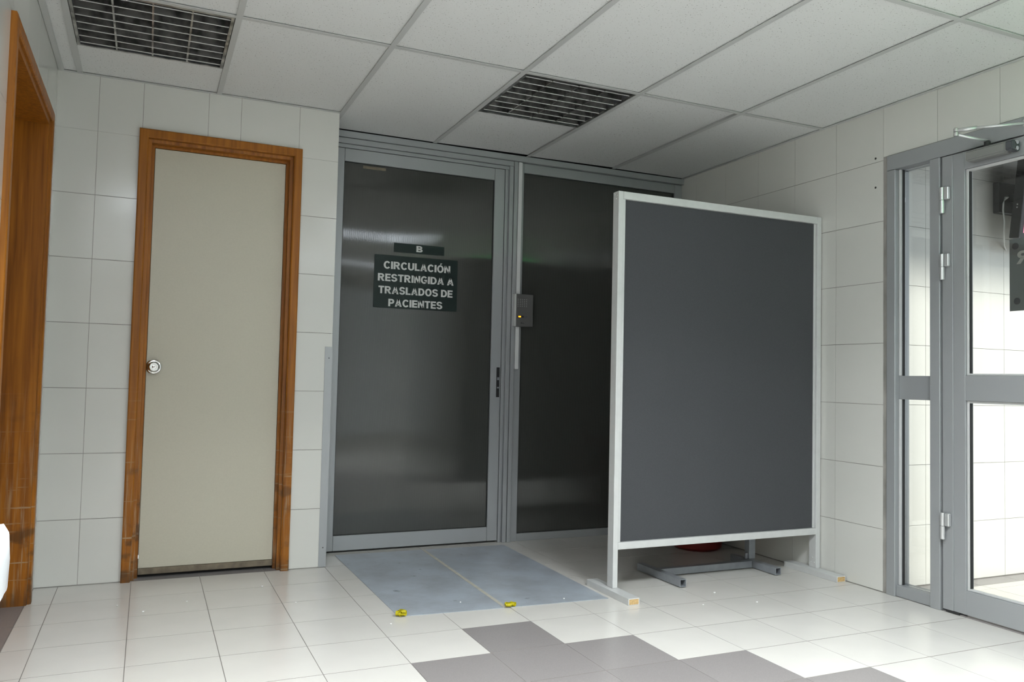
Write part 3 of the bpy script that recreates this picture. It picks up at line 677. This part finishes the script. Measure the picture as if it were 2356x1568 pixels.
lathe('call_button', 'sign_dark', [(0, 0), (0.0075, 0), (0.0075, 0.002), (0.0055, 0.003), (0, 0.003)], ic, (0.014, 0.0, 0.060), (PI/2, 0, 0), 16)
bm_ = boxes('badge', 'rubber', [(-0.019, -0.013, -0.0008, 0.0004, 0.019, 0.026), (-0.012, 0.002, -0.0008, 0.0004, 0.0195, 0.0225)], ic)

# ---- free-standing screen
fs = empty('display_board', (2.425, -0.965, 0)); tag(fs, 'large charcoal fabric screen in a silver frame standing on two feet', 'screen')
BW = 3.690-2.425
box('post', 'alu_light', 0.0, 0.026, 0, 0.050, 0.0305, 1.884, fs, bevel=0.0012)
box('post', 'alu_light', BW-0.028, BW, 0, 0.050, 0.0305, 1.884, fs, bevel=0.0012)
box('rail', 'alu_light', 0.0265, BW-0.0285, 0, 0.050, 1.848, 1.884, fs, bevel=0.0012)
box('rail', 'alu_light', 0.0265, BW-0.0285, 0, 0.050, 0.205, 0.238, fs, bevel=0.0012)
box('bead', 'alu_light', 0.0265, 0.040, 0.003, 0.044, 0.2385, 1.8475, fs, bevel=0.001)
box('bead', 'alu_light', BW-0.040, BW-0.0285, 0.012, 0.044, 0.2385, 1.8475, fs, bevel=0.001)
fp = box('fabric_panel', 'fabric', 0.0405, BW-0.0405, 0.017, 0.034, 0.2385, 1.8475, fs); fp['label'] = 'charcoal fabric panel'
for xc in (0.004, BW-0.034):
    f = box('foot', 'alu_light', xc-0.030, xc+0.028, -0.178, 0.195, 0.0, 0.030, fs, bevel=0.001)
    for s in (-1, 1):
        e = box('end_plug', 'cork', -0.025, 0.023, s*0.1865-0.0008, s*0.1865+0.0008, -0.0115, 0.0115, f); e['label'] = 'chipboard filling in the open tube end'
for z in (1.862, 1.872, 1.868): pass
for k, (y, z) in enumerate(((0.014, 1.866), (0.034, 1.872), (0.024, 1.850))):
    lathe('rivet', 'chrome', [(0, 0), (0.003, 0), (0.002, 0.0015), (0, 0.0018)], fs, (0.0, y, z), (0, -PI/2, 0), 8)
for y, z in ((0.014, 0.058), (0.036, 0.058), (0.025, 0.082)):
    lathe('rivet', 'chrome', [(0, 0), (0.003, 0), (0.002, 0.0015), (0, 0.0018)], fs, (BW-0.028, y, z), (0, -PI/2, 0), 8)

# ---- grey tube stand behind the screen
ts = empty('tube_stand', (2.82, -0.78, 0)); tag(ts, 'grey square-tube stand with open tube ends behind the screen', 'stand')
def sq_tube_y(name, xc, y0, y1, z0, s, parent):
    t = 0.003; h = s/2
    return boxes(name, 'steel', [(xc-h, xc+h, y0, y1, z0, z0+t), (xc-h, xc+h, y0, y1, z0+s-t, z0+s), (xc-h, xc-h+t, y0, y1, z0+t, z0+s-t), (xc+h-t, xc+h, y0, y1, z0+t, z0+s-t), (xc-h+t, xc+h-t, (y0+y1)/2-0.002, (y0+y1)/2+0.002, z0+t, z0+s-t)], parent)
sq_tube_y('foot', 0.0, -0.185, 0.19, 0.004, 0.036, ts)
sq_tube_y('foot', 0.625, -0.145, 0.21, 0.004, 0.036, ts)
box('crossbar', 'steel', 0.0185, 0.6065, 0.030, 0.066, 0.004, 0.040, ts, bevel=0.0015)
box('upright', 'steel', 0.620, 0.660, 0.070, 0.110, 0.0405, 1.45, ts, bevel=0.0015)
box('gusset', 'steel', 0.602, 0.6195, 0.080, 0.090, 0.0405, 0.070, ts, bevel=0.001)
box('top_arm', 'steel', 0.30, 0.980-0.14, 0.071, 0.109, 1.4505, 1.488, ts, bevel=0.0015)

# ---- red bin behind the screen
rb = empty('red_bin', (3.475, -0.20, 0)); tag(rb, 'red plastic bin on the floor behind the screen', 'bin')
lathe('body', 'red', [(0, 0.0), (0.128, 0.0), (0.146, 0.014), (0.150, 0.05), (0.170, 0.52), (0.178, 0.525), (0.178, 0.545), (0.165, 0.545), (0.145, 0.05), (0, 0.04)], rb, n=40)
lathe('lid', 'red', [(0.180, 0.546), (0.180, 0.556), (0.165, 0.575), (0.05, 0.592), (0, 0.594), (0, 0.560), (0.160, 0.546)], rb, n=40)

# ---- white waste bin at the left edge of the view
wbn = empty('waste_bin', (0.116, -2.60, 0)); tag(wbn, 'white waste bin with a white liner at the left edge', 'bin')
lathe('body', 'white_plastic', [(0, 0), (0.082, 0), (0.087, 0.008), (0.099, 0.66), (0.101, 0.70), (0.096, 0.70), (0.083, 0.01), (0, 0.01)], wbn, n=36)
bmx = bmesh.new(); n = 60; rings = []
for r_, z in ((0.094, 0.60), (0.0945, 0.705), (0.100, 0.716), (0.1055, 0.705), (0.1065, 0.66), (0.105, 0.605)):
    rings.append([bmx.verts.new(((r_+0.0022*math.sin(9*2*PI*i/n+z*30)+0.001*random.random())*math.cos(2*PI*i/n), (r_+0.0022*math.sin(9*2*PI*i/n+z*30))*math.sin(2*PI*i/n), z+(0.010*math.sin(3*2*PI*i/n) if z < 0.62 else 0.003*math.sin(7*2*PI*i/n)))) for i in range(n)])
for a, b in zip(rings, rings[1:]):
    for i in range(n): bmx.faces.new((a[i], a[(i+1) % n], b[(i+1) % n], b[i]))
bmesh.ops.recalc_face_normals(bmx, faces=bmx.faces[:])
for f in bmx.faces: f.smooth = True
link('liner', mesh_of(bmx, 'liner'), 'bag', wbn)

# ---- sticky sheets on the floor in front of the sliding door, with tape
def sheet(name, pts, label):
    bm = bmesh.new(); a = [bm.verts.new((x, y, 0.0004)) for x, y in pts]; b = [bm.verts.new((x, y, 0.0022)) for x, y in pts]
    bm.faces.new(b); bm.faces.new(a[::-1]); n = len(pts)
    for i in range(n): bm.faces.new((a[i], a[(i+1) % n], b[(i+1) % n], b[i]))
    bmesh.ops.recalc_face_normals(bm, faces=bm.faces[:])
    o = link(name, mesh_of(bm, name), 'sheet'); tag(o, label, 'floor sheet', 'floor sheets at the fluted door'); return o
sheet('floor_sheet', [(1.407, -0.962), (1.868, -0.990), (1.893, 0.235), (1.400, 0.250)], 'grey-blue floor sheet nearer the wooden door')
sheet('floor_sheet', [(1.882, -0.990), (2.375, -1.012), (2.392, 0.215), (1.907, 0.235)], 'grey-blue floor sheet nearer the charcoal screen')
bm = bmesh.new(); addbox(bm, -0.0085, 0.0085, 0, 1.226, 0.0024, 0.0030)
tp = link('tape_strip', mesh_of(bm, 'tape_strip'), 'beige_tape', None, (1.8745, -0.990, 0), (0, 0, -0.0206)); tag(tp, 'beige tape over the seam between the two floor sheets', 'tape')
def crumple(name, loc, sx, sy, sz, seed, label):
    """scrap of tape rolled up on itself: a few bent loops of thin strip"""
    rnd = random.Random(seed); bm = bmesh.new()
    for k in range(5):
        cx, cy, rz = sx*(rnd.random()-0.5)*1.3, sy*(rnd.random()-0.5)*1.2, rnd.random()*PI
        rx, rzz, wd = sx*(0.35+0.3*rnd.random()), sz*(0.42+0.2*rnd.random()), sy*(0.5+0.4*rnd.random()); prev = None
        for i in range(11):
            t = 2*PI*0.92*i/10+k
            x, z = rx*math.cos(t)*(0.85+0.3*rnd.random()), max(0.0004, rzz+rzz*math.sin(t)*(0.8+0.2*rnd.random()))
            c = []
            for w_ in (-wd, wd):
                px, py = x*math.cos(rz)-w_*math.sin(rz), x*math.sin(rz)+w_*math.cos(rz)
                c.append(bm.verts.new((cx+px, cy+py*0.8, z+rnd.random()*0.001)))
            if prev: bm.faces.new((prev[0], prev[1], c[1], c[0]))
            prev = c
    r_ = bmesh.ops.solidify(bm, geom=bm.faces[:], thickness=0.0006)
    o = link(name, mesh_of(bm, name), 'yellow', None, loc); tag(o, label, 'tape', 'yellow tape scraps'); return o
crumple('yellow_tape', (1.418, -0.955, 0.0022), 0.026, 0.020, 0.020, 3, 'crumpled yellow tape at the outer corner of the floor sheet')
crumple('yellow_tape', (1.902, -0.985, 0.0030), 0.022, 0.020, 0.018, 8, 'crumpled yellow tape at the end of the seam')
rnd = random.Random(4); bm = bmesh.new()
for x, y in ((0.62, -0.45), (0.35, -0.42), (1.35, -1.05), (2.18, -0.95), (1.72, -0.85), (2.72, -1.25), (2.90, -1.10), (2.98, -1.30), (0.45, -0.55), (1.05, -0.62), (0.95, -0.3)):
    s = 0.0025+0.002*rnd.random(); addbox(bm, x-s, x+s, y-s*0.7, y+s*0.7, 0.0023, 0.0023+s)
cr = link('crumbs', mesh_of(bm, 'crumbs'), 'crumb'); tag(cr, 'tiny white crumbs scattered over the floor tiles', 'crumbs', kind='stuff')

# ---- things beyond the entrance glass
bp = empty('bracket_plate', (4.625, -1.331, 1.93)); tag(bp, 'black wall bracket on the porch wall behind the television', 'wall bracket')
box('plate', 'black', -0.085, 0.085, -0.035, 0, 0, 0.165, bp, bevel=0.003)
box('arm', 'black', 0.0, 0.05, -0.125, -0.0355, 0.06, 0.105, bp, bevel=0.003)
tv = empty('television', (4.50, -1.444, 1.775)); tag(tv, 'black television seen edge-on on the porch wall', 'television'); tv.rotation_euler = (math.radians(7), 0, 0)
box('case', 'black', 0.0, 0.80, -0.055, 0.0, 0, 0.46, tv, bevel=0.006, seg=2)
sc_ = box('screen', 'pink', 0.03, 0.77, -0.0575, -0.0555, 0.03, 0.43, tv)
for z in (0.16, 0.175): lathe('screw', 'hinge', [(0, 0), (0.004, 0), (0, 0.002)], tv, (0.0, -0.028, z), (0, -PI/2, 0), 8)
cb = tube('cable', 'letter', [(4.556, -1.386, 1.995), (4.535, -1.42, 2.0), (4.512, -1.42, 1.997), (4.498, -1.42, 1.965), (4.495, -1.42, 1.925), (4.505, -1.42, 1.87), (4.530, -1.40, 1.81), (4.605, -1.348, 1.76), (4.645, -1.331, 1.74)], 0.004); tag(cb, 'pale cable hanging from the television to the wall', 'cable')
ds = empty('door_sign', (W+0.027, -1.975, 1.317), -PI/2); tag(ds, 'grey sign stuck on the far side of the entrance glass', 'sign')
ds.location = (W+0.0335, -1.975, 1.317)
box('plate', 'sign_grey', 0.0, 0.34, 0.0, 0.003, 0, 0.304, ds)
lathe('corner_dot', 'sign_dark', [(0, 0), (0.014, 0), (0.014, 0.0006), (0, 0.0006)], ds, (0.026, -0.0002, 0.272), (PI/2, 0, 0), 24)
lathe('corner_dot', 'sign_dark', [(0, 0), (0.014, 0), (0.014, 0.0006), (0, 0.0006)], ds, (0.032, -0.0002, 0.040), (PI/2, 0, 0), 24)
lettering(ds, 'R', 0.030, 0.085, 0.195, 0.250, -0.0006, 'sign_pale', mirror=True)

# ---- exit sign hanging from the ceiling behind the view
ex = empty('exit_sign', (3.42, -3.10, 2.04)); tag(ex, 'green lit exit sign hanging from the ceiling near the entrance', 'sign')
box('case', 'white_plastic', -0.19, 0.19, -0.02, 0.02, 0, 0.17, ex, bevel=0.003)
for y in (-0.0215, 0.0205): box('face', 'green_lit', -0.18, 0.18, y, y+0.001, 0.01, 0.16, ex)
for x in (-0.14, 0.14): tube('hanger', 'hinge', [(x, 0, 0.171), (x, 0, H-2.04)], 0.003, ex)
